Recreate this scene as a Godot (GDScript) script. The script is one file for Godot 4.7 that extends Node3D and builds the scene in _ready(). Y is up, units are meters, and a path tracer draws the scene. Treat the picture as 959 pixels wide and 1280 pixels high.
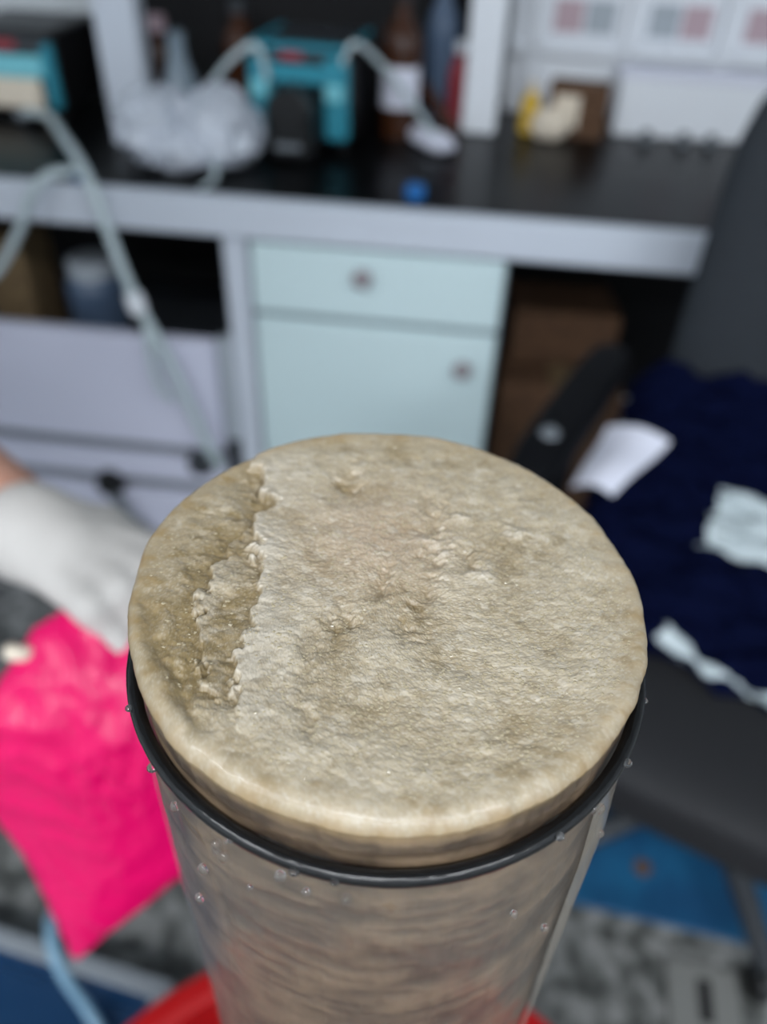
extends Node3D
# A wet granular core in a clear sleeve, close in front of a laboratory bench. Metres, y up, floor at y = 0.
# The bench and the room share one heading: bench(u, y, k) is u along the bench, y up, k out of the bench front.

const HEAD := -5.98
const BENCH_AT := Vector3(0, 0, -1.314)
const CORE_AT := Vector3(0.0018, 0, -0.1097)
const CORE_TOP := 1.1185
const CORE_BOTTOM := 0.82

var rng := RandomNumberGenerator.new()
var taken := {}
var M := {}
var head_basis := Basis(Vector3.UP, deg_to_rad(HEAD))


# ---------------------------------------------------------------- mesh building
class Shape:
	var v := PackedVector3Array()
	var n := PackedVector3Array()
	var c := PackedColorArray()
	var idx := PackedInt32Array()

	func put(p: Vector3, q: Vector3, col := Color.WHITE) -> int:
		v.append(p); n.append(q); c.append(col)
		return v.size() - 1

	func face(a: int, b: int, d: int) -> void:
		# clockwise from outside, whatever order was given
		var g := (v[b] - v[a]).cross(v[d] - v[a])
		if g.dot(n[a] + n[b] + n[d]) > 0.0:
			idx.append(a); idx.append(d); idx.append(b)
		else:
			idx.append(a); idx.append(b); idx.append(d)

	func poly(p: Array, out: Vector3) -> void:
		var g: Vector3 = (p[1] - p[0]).cross(p[2] - p[0])
		if g.length() < 1e-14:
			return
		g = g.normalized()
		if g.dot(out) < 0.0:
			g = -g
		var first := v.size()
		for q in p:
			put(q, g)
		for i in range(1, p.size() - 1):
			face(first, first + i, first + i + 1)

	func box(at: Vector3, size: Vector3, bevel := 0.003, b := Basis.IDENTITY) -> void:
		var h := size * 0.5
		var w := minf(bevel, minf(h.x, minf(h.y, h.z)) * 0.6)
		var pt := func(s: Vector3, axis: int) -> Vector3:
			var q := Vector3(s.x * (h.x - w), s.y * (h.y - w), s.z * (h.z - w))
			q[axis] = s[axis] * h[axis]
			return at + b * q
		for axis in 3:
			var e := (axis + 1) % 3
			var f := (axis + 2) % 3
			for s in [-1.0, 1.0]:
				var quad := []
				for k in [[-1.0, -1.0], [1.0, -1.0], [1.0, 1.0], [-1.0, 1.0]]:
					var d := Vector3.ZERO
					d[axis] = s; d[e] = k[0]; d[f] = k[1]
					quad.append(pt.call(d, axis))
				var o := Vector3.ZERO
				o[axis] = s
				poly(quad, b * o)
				for t in [-1.0, 1.0]:
					var d0 := Vector3.ZERO
					d0[e] = s; d0[f] = t
					var lo := d0
					lo[axis] = -1.0
					var hi := d0
					hi[axis] = 1.0
					poly([pt.call(lo, e), pt.call(hi, e), pt.call(hi, f), pt.call(lo, f)], b * d0)
		for x in [-1.0, 1.0]:
			for y in [-1.0, 1.0]:
				for z in [-1.0, 1.0]:
					var s := Vector3(x, y, z)
					poly([pt.call(s, 0), pt.call(s, 1), pt.call(s, 2)], b * s)

	# points[row][column]; smooth; outward decided by `away`: +1 or -1 times (d/dcolumn x d/drow)
	func grid(pts: Array, wrap: bool, away := 1.0, cols: Array = []) -> void:
		var rows := pts.size()
		var w: int = pts[0].size()
		var first := v.size()
		var acc := PackedVector3Array()
		acc.resize(rows * w)
		var last := w if wrap else w - 1
		for i in rows - 1:
			var r0: PackedVector3Array = pts[i]
			var r1: PackedVector3Array = pts[i + 1]
			for j in last:
				var k := (j + 1) % w
				var g := (r0[k] - r0[j]).cross(r1[j] - r0[j]) * away
				var g2 := (r1[j] - r1[k]).cross(r0[k] - r1[k]) * away
				acc[i * w + j] += g
				acc[i * w + k] += g + g2
				acc[(i + 1) * w + j] += g + g2
				acc[(i + 1) * w + k] += g2
		for i in rows:
			var r: PackedVector3Array = pts[i]
			for j in w:
				v.append(r[j])
				n.append(acc[i * w + j].normalized())
				c.append(cols[i][j] if cols else Color.WHITE)
		for i in rows - 1:
			for j in last:
				var k := (j + 1) % w
				var a := first + i * w + j
				var b := first + i * w + k
				var d := a + w
				var e := b + w
				if away > 0.0:
					idx.append_array([a, d, b, b, d, e])
				else:
					idx.append_array([a, b, d, b, e, d])

	func lathe(profile: Array, seg := 32, at := Vector3.ZERO, b := Basis.IDENTITY) -> void:
		# flat along the profile, round about y
		for i in profile.size() - 1:
			var p: Vector2 = profile[i]
			var q: Vector2 = profile[i + 1]
			if p.distance_to(q) < 1e-7:
				continue
			var nn := Vector2(q.y - p.y, p.x - q.x).normalized()
			var first := v.size()
			for j in seg + 1:
				var a := TAU * j / seg
				var d := Vector3(cos(a), 0, sin(a))
				var q3 := b * (d * nn.x + Vector3.UP * nn.y)
				put(at + b * (d * p.x + Vector3.UP * p.y), q3)
				put(at + b * (d * q.x + Vector3.UP * q.y), q3)
			for j in seg:
				var k := first + j * 2
				if p.x > 1e-6:
					face(k, k + 2, k + 1)
				if q.x > 1e-6:
					face(k + 2, k + 3, k + 1)

	func tube(path: Array, radius: float, seg := 10, end_radius := -1.0) -> void:
		var pts := []
		var side := Vector3.ZERO
		for i in path.size():
			var t: Vector3 = (path[mini(i + 1, path.size() - 1)] - path[maxi(i - 1, 0)]).normalized()
			if i == 0:
				side = t.cross(Vector3.UP if absf(t.y) < 0.9 else Vector3.RIGHT).normalized()
			else:
				side = (side - t * side.dot(t)).normalized()
			var up := t.cross(side)
			var r := radius if end_radius < 0.0 else lerpf(radius, end_radius, float(i) / (path.size() - 1))
			var ring := PackedVector3Array()
			for j in seg:
				var a := TAU * j / seg
				ring.append(path[i] + (side * cos(a) + up * sin(a)) * r)
			pts.append(ring)
		var cap0 := PackedVector3Array()
		var cap1 := PackedVector3Array()
		for j in seg:
			cap0.append(path[0]); cap1.append(path[-1])
		pts.push_front(cap0); pts.push_back(cap1)
		grid(pts, true, 1.0)

	func ball(at: Vector3, r: Vector3, rows := 8, seg := 12) -> void:
		var pts := []
		for i in rows + 1:
			var f := PI * i / rows
			var ring := PackedVector3Array()
			for j in seg:
				var a := TAU * j / seg
				ring.append(at + Vector3(r.x * sin(f) * cos(a), r.y * cos(f), r.z * sin(f) * sin(a)))
			pts.append(ring)
		grid(pts, true, 1.0)

	func mesh(m: Material) -> ArrayMesh:
		var a := []
		a.resize(Mesh.ARRAY_MAX)
		a[Mesh.ARRAY_VERTEX] = v
		a[Mesh.ARRAY_NORMAL] = n
		a[Mesh.ARRAY_COLOR] = c
		a[Mesh.ARRAY_INDEX] = idx
		var out := ArrayMesh.new()
		out.add_surface_from_arrays(Mesh.PRIMITIVE_TRIANGLES, a)
		out.surface_set_material(0, m)
		return out


# a smooth union of tapered capsules, meshed as surface nets
func blend_mesh(bones: Array, k: float, cell: float, m: Material) -> ArrayMesh:
	var lo := Vector3.INF
	var hi := -Vector3.INF
	for b in bones:
		var r: float = maxf(b[2], b[3]) + cell * 3.0 + k * 0.3
		for q in [b[0], b[1]]:
			lo = lo.min(q - Vector3.ONE * r)
			hi = hi.max(q + Vector3.ONE * r)
	var size := ((hi - lo) / cell).ceil()
	var nx := int(size.x) + 1
	var ny := int(size.y) + 1
	var nz := int(size.z) + 1
	var far := 1000.0
	var field := PackedFloat32Array()
	field.resize(nx * ny * nz)
	field.fill(far)
	for b in bones:
		var a0: Vector3 = b[0]
		var ab: Vector3 = b[1] - a0
		var l2 := maxf(ab.length_squared(), 1e-9)
		var ra: float = b[2]
		var rb: float = b[3]
		var reach := maxf(ra, rb) + cell * 2.5 + k
		var i0 := ((a0.min(b[1]) - Vector3.ONE * reach - lo) / cell).floor().max(Vector3.ZERO)
		var i1 := ((a0.max(b[1]) + Vector3.ONE * reach - lo) / cell).ceil().min(Vector3(nx - 1, ny - 1, nz - 1))
		for z in range(int(i0.z), int(i1.z) + 1):
			for y in range(int(i0.y), int(i1.y) + 1):
				for x in range(int(i0.x), int(i1.x) + 1):
					var p := lo + Vector3(x, y, z) * cell - a0
					var t := clampf(p.dot(ab) / l2, 0.0, 1.0)
					var d := (p - ab * t).length() - lerpf(ra, rb, t)
					var at := (z * ny + y) * nx + x
					var e := field[at]
					if e > 900.0:
						field[at] = d
					else:
						var h := maxf(k - absf(d - e), 0.0) / k
						field[at] = minf(d, e) - h * h * k * 0.25
	var s := Shape.new()
	var where := {}
	var corner := [0, 1, nx, nx + 1, nx * ny, nx * ny + 1, nx * ny + nx, nx * ny + nx + 1]
	var edges := [[0, 1], [2, 3], [4, 5], [6, 7], [0, 2], [1, 3], [4, 6], [5, 7], [0, 4], [1, 5], [2, 6], [3, 7]]
	for z in nz - 1:
		for y in ny - 1:
			for x in nx - 1:
				var at := (z * ny + y) * nx + x
				var inside := 0
				for q in 8:
					if field[at + corner[q]] < 0.0:
						inside += 1
				if inside == 0 or inside == 8:
					continue
				var sum := Vector3.ZERO
				var count := 0
				var grad := Vector3.ZERO
				for e in edges:
					var f0 := field[at + corner[e[0]]]
					var f1 := field[at + corner[e[1]]]
					var c0 := Vector3(e[0] & 1, (e[0] >> 1) & 1, e[0] >> 2)
					var c1 := Vector3(e[1] & 1, (e[1] >> 1) & 1, e[1] >> 2)
					grad += (c1 - c0) * clampf(f1 - f0, -1.0, 1.0)
					if (f0 < 0.0) != (f1 < 0.0):
						sum += c0.lerp(c1, f0 / (f0 - f1))
						count += 1
				where[at] = s.put(lo + (Vector3(x, y, z) + sum / count) * cell, grad.normalized())
	var steps := [1, nx, nx * ny]
	for at in where:
		for axis in 3:
			var p: int = steps[(axis + 1) % 3]
			var q: int = steps[(axis + 2) % 3]
			if (field[at] < 0.0) == (field[at + steps[axis]] < 0.0):
				continue
			if where.has(at - p) and where.has(at - q) and where.has(at - p - q):
				s.face(where[at], where[at - p], where[at - p - q])
				s.face(where[at], where[at - p - q], where[at - q])
	return s.mesh(m)


# ---------------------------------------------------------------- naming
func numbered(called: String) -> String:
	var k: int = taken.get(called, 0)
	taken[called] = k + 1
	return called if k == 0 else "%s_%03d" % [called, k]


func tag(o: Node3D, label: String, category: String, group := "") -> void:
	o.set_meta("label", label)
	o.set_meta("category", category)
	if group:
		o.set_meta("group", group)


func thing(called: String, label: String, category: String, at := Vector3.ZERO, turn := 0.0, group := "") -> Node3D:
	var o := Node3D.new()
	o.name = numbered(called)
	add_child(o, true)
	o.position = at
	o.rotation_degrees.y = turn
	tag(o, label, category, group)
	return o


func part(called: String, s: Shape, m: Material, parent: Node, label := "") -> MeshInstance3D:
	var o := MeshInstance3D.new()
	o.name = called
	o.mesh = s.mesh(m)
	parent.add_child(o, true)
	if label:
		o.set_meta("label", label)
	return o


func structure(called: String, s: Shape, m: Material) -> MeshInstance3D:
	var o := part(called, s, m, self)
	o.rotation_degrees.y = HEAD
	o.position = BENCH_AT
	o.set_meta("kind", "structure")
	return o


func bench(u: float, y: float, k: float) -> Vector3:
	return BENCH_AT + head_basis * Vector3(u, y, k)


func at_bench(called: String, label: String, category: String, u: float, y: float, k: float, turn := 0.0, group := "") -> Node3D:
	return thing(called, label, category, bench(u, y, k), HEAD + turn, group)


func cube(at: Vector3, size: Vector3, bevel := 0.003, b := Basis.IDENTITY) -> Shape:
	var s := Shape.new()
	s.box(at, size, bevel, b)
	return s


func turned(profile: Array, seg := 28, at := Vector3.ZERO, b := Basis.IDENTITY) -> Shape:
	var s := Shape.new()
	s.lathe(profile, seg, at, b)
	return s


func hose(points: Array, radius: float, seg := 10, end_radius := -1.0) -> Shape:
	var c := Curve3D.new()
	c.bake_interval = 0.008
	for i in points.size():
		var t: Vector3 = (points[mini(i + 1, points.size() - 1)] - points[maxi(i - 1, 0)]) / 6.0
		c.add_point(points[i], -t, t)
	var s := Shape.new()
	s.tube(Array(c.get_baked_points()), radius, seg, end_radius)
	return s


# ---------------------------------------------------------------- materials
func paint(r: int, g: int, b: int, rough := 0.6, extra := {}) -> StandardMaterial3D:
	var m := StandardMaterial3D.new()
	m.albedo_color = Color8(r, g, b)
	m.roughness = rough
	for k in extra:
		m.set(k, extra[k])
	return m


func mottle(m: StandardMaterial3D, dark: Color, light: Color, freq: float, scale: float, seed_value: int, octaves := 4) -> StandardMaterial3D:
	var f := FastNoiseLite.new()
	f.seed = seed_value
	f.frequency = freq
	f.fractal_octaves = octaves
	var ramp := Gradient.new()
	ramp.offsets = PackedFloat32Array([0.25, 0.75])
	ramp.colors = PackedColorArray([dark, light])
	var t := NoiseTexture2D.new()
	t.width = 512
	t.height = 512
	t.seamless = true
	t.noise = f
	t.color_ramp = ramp
	m.albedo_color = Color.WHITE
	m.albedo_texture = t
	m.uv1_triplanar = true
	m.uv1_world_triplanar = true
	m.uv1_scale = Vector3.ONE * scale
	return m


func clear(r: int, g: int, b: int, alpha: float, rough := 0.08) -> StandardMaterial3D:
	return paint(r, g, b, rough, {"albedo_color": Color8(r, g, b, int(alpha * 255)), "transparency": BaseMaterial3D.TRANSPARENCY_ALPHA, "cull_mode": BaseMaterial3D.CULL_DISABLED})


func make_materials() -> void:
	M.wall = paint(206, 212, 216, 0.8)
	M.ceiling = paint(225, 227, 226, 0.85)
	M.floor = mottle(paint(120, 120, 120, 0.45), Color8(70, 72, 70), Color8(142, 143, 141), 0.022, 1.7, 5, 6)
	M.steel_white = paint(196, 203, 214, 0.4)
	M.lilac_white = paint(204, 206, 224, 0.4)
	M.cabinet = paint(200, 220, 223, 0.38)
	M.seam = paint(120, 130, 138, 0.6)
	M.black_top = paint(10, 11, 12, 0.28, {"metallic_specular": 0.2})
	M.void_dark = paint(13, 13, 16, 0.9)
	M.rubber = paint(14, 14, 15, 0.22, {"clearcoat_enabled": true, "clearcoat": 0.5, "clearcoat_roughness": 0.04, "metallic_specular": 0.3})
	M.teal = paint(48, 138, 158, 0.35)
	M.teal_light = paint(120, 196, 208, 0.35)
	M.black_plastic = paint(17, 18, 20, 0.45)
	M.dark_grey = paint(48, 52, 57, 0.5)
	M.grey = paint(112, 118, 124, 0.5)
	M.chrome = paint(150, 140, 145, 0.4, {"metallic": 0.2})
	M.cream = paint(220, 208, 190, 0.5)
	M.amber = paint(62, 34, 18, 0.15)
	M.paper = paint(222, 224, 238, 0.8)
	M.white_plastic = paint(228, 232, 238, 0.45)
	M.card = mottle(paint(150, 120, 88, 0.85), Color8(78, 54, 36), Color8(98, 70, 48), 0.02, 3.0, 8)
	M.card_tan = mottle(paint(150, 120, 88, 0.85), Color8(98, 80, 56), Color8(120, 100, 70), 0.02, 3.0, 9)
	M.yellow = paint(214, 176, 62, 0.5)
	M.pink_tint = paint(184, 160, 168, 0.6)
	M.grey_tint = paint(166, 174, 182, 0.6)
	M.red_led = paint(150, 48, 58, 0.5)
	M.blue_clip = paint(38, 108, 178, 0.4)
	M.jar_blue = paint(80, 98, 122, 0.35)
	M.film = clear(225, 232, 244, 0.5, 0.2)
	M.glassware = clear(170, 190, 205, 0.45, 0.1)
	M.hose = paint(186, 200, 204, 0.25, {"backlight_enabled": true, "backlight": Color(0.25, 0.28, 0.28)})
	M.hose_blue = paint(128, 166, 190, 0.3)
	M.chair = mottle(paint(30, 33, 38, 0.7), Color8(22, 28, 35), Color8(29, 36, 43), 0.05, 3.0, 12)
	M.chair_seat = paint(19, 20, 24, 0.75)
	M.chair_arm = paint(8, 9, 13, 0.7, {"metallic_specular": 0.25})
	M.navy = paint(7, 12, 37, 0.95, {"metallic_specular": 0.12})
	M.reflective = paint(178, 190, 194, 0.45)
	M.blue_mat = mottle(paint(20, 90, 140, 0.6), Color8(6, 68, 108), Color8(12, 84, 124), 0.01, 2.0, 15)
	M.blue_tray = paint(10, 52, 88, 0.4)
	M.tray_rim = paint(128, 134, 140, 0.4)
	M.plate = paint(120, 121, 118, 0.6)
	M.red = paint(152, 10, 14, 0.45, {"metallic_specular": 0.35})
	M.pink = paint(212, 6, 92, 0.36, {"metallic_specular": 0.36, "clearcoat_enabled": true, "clearcoat": 0.15, "clearcoat_roughness": 0.2})
	M.glove = paint(184, 180, 176, 0.6)
	M.skin = paint(186, 138, 118, 0.55)
	M.hair = paint(24, 20, 18, 0.6)
	M.shirt = paint(64, 78, 100, 0.8)
	M.trousers = paint(36, 40, 48, 0.8)
	M.shoe = paint(16, 16, 18, 0.5)
	M.eye = paint(235, 235, 230, 0.2)
	M.lamp = paint(250, 252, 255, 0.6, {"emission_enabled": true, "emission": Color8(244, 249, 255), "emission_energy_multiplier": 1.2})
	M.sleeve = clear(206, 196, 184, 0.05, 0.1)
	M.sleeve.metallic_specular = 0.25
	M.seam_film = clear(150, 138, 122, 0.5, 0.2)
	M.water = paint(255, 255, 255, 0.0, {"albedo_color": Color(1, 1, 1, 0.02), "refraction_enabled": true, "refraction_scale": 0.033})
	M.core = paint(255, 255, 255, 0.44, {"vertex_color_use_as_albedo": true, "clearcoat_enabled": true, "clearcoat": 0.22, "clearcoat_roughness": 0.16})
	M.grain = paint(170, 158, 132, 0.12, {"backlight_enabled": true, "backlight": Color(0.35, 0.33, 0.28)})


# ---------------------------------------------------------------- the place
func _ready() -> void:
	rng.seed = 20
	set_camera_and_light()
	make_materials()
	room()
	bench_and_shelf()
	under_bench()
	things_on_bench()
	chair_and_jacket()
	floor_things()
	person_and_pouch()
	core_and_sleeve()


func set_camera_and_light() -> void:
	var cam := Camera3D.new()
	cam.name = "camera"
	var a := CameraAttributesPhysical.new()
	a.frustum_focal_length = 18.75
	a.exposure_aperture = 5.1
	a.frustum_focus_distance = 0.146
	cam.attributes = a
	cam.fov = 65.24
	cam.near = 0.05
	add_child(cam)
	cam.transform = Transform3D(Basis(Vector3(0.99912, 0.03221, -0.02675), Vector3(-0.04187, 0.76862, -0.63834), Vector3(0, 0.6389, 0.76929)), Vector3(0, 1.23, 0))
	cam.current = true
	var e := Environment.new()
	e.background_mode = Environment.BG_COLOR
	e.background_color = Color(0.5, 0.55, 0.6)
	e.background_energy_multiplier = 0.3
	e.tonemap_mode = Environment.TONE_MAPPER_LINEAR
	e.tonemap_exposure = 1.0
	e.sdfgi_enabled = true
	e.ssao_enabled = true
	e.ssil_enabled = true
	var w := WorldEnvironment.new()
	w.name = "world_environment"
	w.environment = e
	add_child(w)


const LAMP_ENERGY := 3.0

func ceiling_lamp(u: float, k: float, label: String) -> void:
	var t := at_bench("ceiling_light", label, "light", u, 2.7, k, 0.0, "ceiling lights")
	part("housing", cube(Vector3(0, -0.02, 0), Vector3(1.24, 0.04, 0.2), 0.006), M.steel_white, t)
	part("diffuser", cube(Vector3(0, -0.045, 0), Vector3(1.18, 0.014, 0.15), 0.005), M.lamp, t)
	var l := AreaLight3D.new()
	l.name = "tube_glow"
	l.area_size = Vector2(1.18, 0.15)
	l.light_color = Color8(246, 250, 255)
	l.light_energy = LAMP_ENERGY
	l.area_range = 8.0
	l.area_attenuation = 2.0
	l.shadow_enabled = true
	t.add_child(l)
	l.position = Vector3(0, -0.056, 0)
	l.rotation_degrees.x = -90


func room() -> void:
	# u -2.2 .. 2.4, k -0.8 .. 4.6
	structure("floor", cube(Vector3(0.1, -0.05, 1.9), Vector3(4.9, 0.1, 5.7), 0.001), M.floor)
	structure("ceiling", cube(Vector3(0.1, 2.75, 1.9), Vector3(4.9, 0.1, 5.7), 0.001), M.ceiling)
	structure("wall_back", cube(Vector3(0.1, 1.35, -0.85), Vector3(4.9, 2.7, 0.1), 0.001), M.wall)
	structure("wall_front", cube(Vector3(0.1, 1.35, 4.65), Vector3(4.9, 2.7, 0.1), 0.001), M.wall)
	structure("wall_left", cube(Vector3(-2.25, 1.35, 1.9), Vector3(0.1, 2.7, 5.4), 0.001), M.wall)
	structure("wall_right", cube(Vector3(2.45, 1.35, 1.9), Vector3(0.1, 2.7, 5.4), 0.001), M.wall)
	var columns := {-1.35: "left", 0.1: "middle", 1.55: "right"}
	var rows := {2.6: "nearer the bench", 3.8: "farther from the bench"}
	for u in columns:
		for k in rows:
			ceiling_lamp(u, k, "%s one of the three ceiling lights in the row %s" % [columns[u], rows[k]])


func bench_and_shelf() -> void:
	var t := at_bench("worktop", "glossy black laboratory worktop running along the back wall", "worktop", 0.1, 0, 0)
	part("slab", cube(Vector3(0, 0.7715, -0.4), Vector3(3.6, 0.018, 0.78), 0.002), M.black_top, t)
	var f := at_bench("bench_frame", "pale grey steel bench frame carrying the black worktop", "bench frame", 0.1, 0, 0)
	part("front_rail", cube(Vector3(0, 0.748, 0.005), Vector3(3.6, 0.064, 0.03), 0.004), M.steel_white, f)
	part("rear_rail", cube(Vector3(0, 0.735, -0.77), Vector3(3.6, 0.05, 0.03), 0.004), M.steel_white, f)
	for u in [-1.75, -0.377, 0.7, 1.75]:
		part("leg", cube(Vector3(u, 0.36, -0.015), Vector3(0.042, 0.716, 0.04), 0.004), M.steel_white, f)
		part("leg", cube(Vector3(u, 0.36, -0.765), Vector3(0.042, 0.716, 0.03), 0.004), M.steel_white, f)
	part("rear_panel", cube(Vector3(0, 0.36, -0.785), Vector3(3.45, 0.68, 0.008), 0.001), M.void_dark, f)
	# reagent shelf standing on the worktop, left of the white organiser
	var s := at_bench("reagent_shelf", "tall pale grey reagent shelf with a dark sheet for its shaded inside standing on the worktop", "shelf", 0, 0.78, 0)
	part("post", cube(Vector3(-0.592, 0.3, -0.4), Vector3(0.085, 0.6, 0.05), 0.004), M.steel_white, s)
	part("post", cube(Vector3(0.112, 0.3, -0.5), Vector3(0.07, 0.6, 0.05), 0.004), M.white_plastic, s)
	part("inner_shade_panel", cube(Vector3(-0.3, 0.3, -0.64), Vector3(0.82, 0.6, 0.01), 0.001), M.void_dark, s)  # dark sheet painting the shade of the space between the posts
	part("board", cube(Vector3(-0.26, 0.54, -0.54), Vector3(0.7, 0.02, 0.19), 0.003), M.steel_white, s)


func knob_shape(at: Vector3) -> Shape:
	return turned([Vector2(0, 0), Vector2(0.008, 0), Vector2(0.008, 0.012), Vector2(0.016, 0.016), Vector2(0.016, 0.024), Vector2(0.012, 0.028), Vector2(0, 0.028)], 20, at, Basis(Vector3.RIGHT, PI / 2))


func under_bench() -> void:
	var t := at_bench("base_cabinet", "pale blue-green cabinet with one drawer above one door", "cabinet", -0.03, 0, 0)
	part("body", cube(Vector3(0, 0.39, -0.26), Vector3(0.445, 0.64, 0.5), 0.003), M.seam, t)
	part("plinth", cube(Vector3(0, 0.035, -0.27), Vector3(0.43, 0.07, 0.46), 0.003), M.dark_grey, t)
	var d := part("drawer", cube(Vector3(0, 0.645, 0.0), Vector3(0.436, 0.124, 0.02), 0.004), M.cabinet, t)
	part("knob", knob_shape(Vector3(-0.02, 0.668, 0.01)), M.chrome, d, "round metal drawer knob")
	var o := part("door", cube(Vector3(0, 0.325, 0.0), Vector3(0.436, 0.49, 0.02), 0.004), M.cabinet, t)
	part("knob", knob_shape(Vector3(0.164, 0.512, 0.01)), M.chrome, o, "round metal door knob")
	# white drawer unit under the left part of the bench
	var w := at_bench("drawer_unit", "lilac-white steel drawer unit below the dark left opening of the bench", "drawer unit", -0.83, 0, 0)
	part("body", cube(Vector3(0, 0.185, -0.3), Vector3(1.0, 0.33, 0.58), 0.004), M.dark_grey, w)
	part("drawer_front", cube(Vector3(0, 0.39, 0.005), Vector3(1.0, 0.245, 0.03), 0.005), M.lilac_white, w)
	part("rail", cube(Vector3(0, 0.253, -0.003), Vector3(1.0, 0.024, 0.012), 0.002), M.grey, w)
	part("drawer_front", cube(Vector3(0, 0.205, 0.005), Vector3(1.0, 0.06, 0.03), 0.005), M.lilac_white, w)
	part("rail", cube(Vector3(0, 0.159, -0.003), Vector3(1.0, 0.024, 0.012), 0.002), M.grey, w)
	part("drawer_front", cube(Vector3(0, 0.08, 0.005), Vector3(1.0, 0.12, 0.03), 0.005), M.lilac_white, w)
	var latch := part("latch", turned([Vector2(0, 0), Vector2(0.03, 0), Vector2(0.032, 0.012), Vector2(0.026, 0.03), Vector2(0, 0.033)], 20, Vector3(0.24, 0.16, 0.012), Basis(Vector3.RIGHT, PI / 2)), M.black_plastic, w, "round black latch")
	part("lever", hose([Vector3(0.25, 0.14, 0.04), Vector3(0.275, 0.085, 0.045), Vector3(0.31, 0.04, 0.045)], 0.014), M.grey, latch)
	part("hinge_knob", turned([Vector2(0, 0), Vector2(0.026, 0), Vector2(0.029, 0.014), Vector2(0.02, 0.03), Vector2(0, 0.033)], 20, Vector3(0.452, 0.242, 0.02), Basis(Vector3.RIGHT, PI / 2)), M.dark_grey, w, "round dark grey knob")
	part("end_strip", cube(Vector3(0.516, 0.4, -0.012), Vector3(0.028, 0.225, 0.03), 0.003), M.grey_tint, w)  # grey-blue shading beside the leg, put into this strip's colour
	part("end_strip", cube(Vector3(0.516, 0.15, -0.012), Vector3(0.028, 0.26, 0.03), 0.003), M.dark_grey, w)
	# things standing on the drawer unit in the dark opening
	var c := at_bench("cardboard_box", "tall tan cardboard box in the dark left opening under the worktop", "box", -0.84, 0.35, -0.25)
	part("carton", cube(Vector3(0, 0.12, 0), Vector3(0.1, 0.24, 0.12), 0.003), M.card_tan, c)
	part("flap", cube(Vector3(0, 0.2425, 0.03), Vector3(0.098, 0.004, 0.058), 0.001), M.card_tan, c)
	var j := at_bench("storage_jar", "grey-blue plastic jar beside the tan box in the dark opening", "jar", -0.66, 0.35, -0.22)
	part("jar_body", turned([Vector2(0, 0), Vector2(0.055, 0), Vector2(0.059, 0.006), Vector2(0.059, 0.15), Vector2(0.046, 0.17), Vector2(0, 0.17)], 28), M.jar_blue, j)
	part("lid", turned([Vector2(0, 0.17), Vector2(0.048, 0.17), Vector2(0.048, 0.2), Vector2(0.044, 0.204), Vector2(0, 0.204)], 28), M.grey_tint, j)
	# right opening
	var b1 := at_bench("carton", "large brown cardboard carton on the floor right of the cabinet", "box", 0.34, 0, -0.3)
	part("carton_body", cube(Vector3(0, 0.195, 0), Vector3(0.25, 0.39, 0.3), 0.004), M.card, b1)
	part("tape", cube(Vector3(0, 0.3905, 0), Vector3(0.05, 0.001, 0.3), 0.0003), M.card_tan, b1)
	var b2 := at_bench("carton", "smaller dark brown carton stacked on the large carton under the worktop", "box", 0.33, 0.3912, -0.34, 6.0)
	part("carton_body", cube(Vector3(0, 0.055, 0), Vector3(0.22, 0.11, 0.18), 0.004), M.card, b2)
	part("flap", cube(Vector3(0, 0.112, 0.04), Vector3(0.216, 0.004, 0.085), 0.001), M.card, b2)
	var p := at_bench("grey_pipe", "short pale grey plastic pipe leaning against the brown cartons", "pipe", 0.333, 0, -0.06)
	var axis := Basis(Vector3.BACK, deg_to_rad(-17)) * Basis(Vector3.RIGHT, deg_to_rad(-5))
	part("pipe_body", turned([Vector2(0, 0), Vector2(0.021, 0), Vector2(0.021, 0.02), Vector2(0.018, 0.022), Vector2(0.018, 0.515), Vector2(0.015, 0.517), Vector2(0.015, 0.4), Vector2(0, 0.4)], 20, Vector3(-0.1, 0.009, 0.02), axis), M.grey_tint, p)


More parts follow.
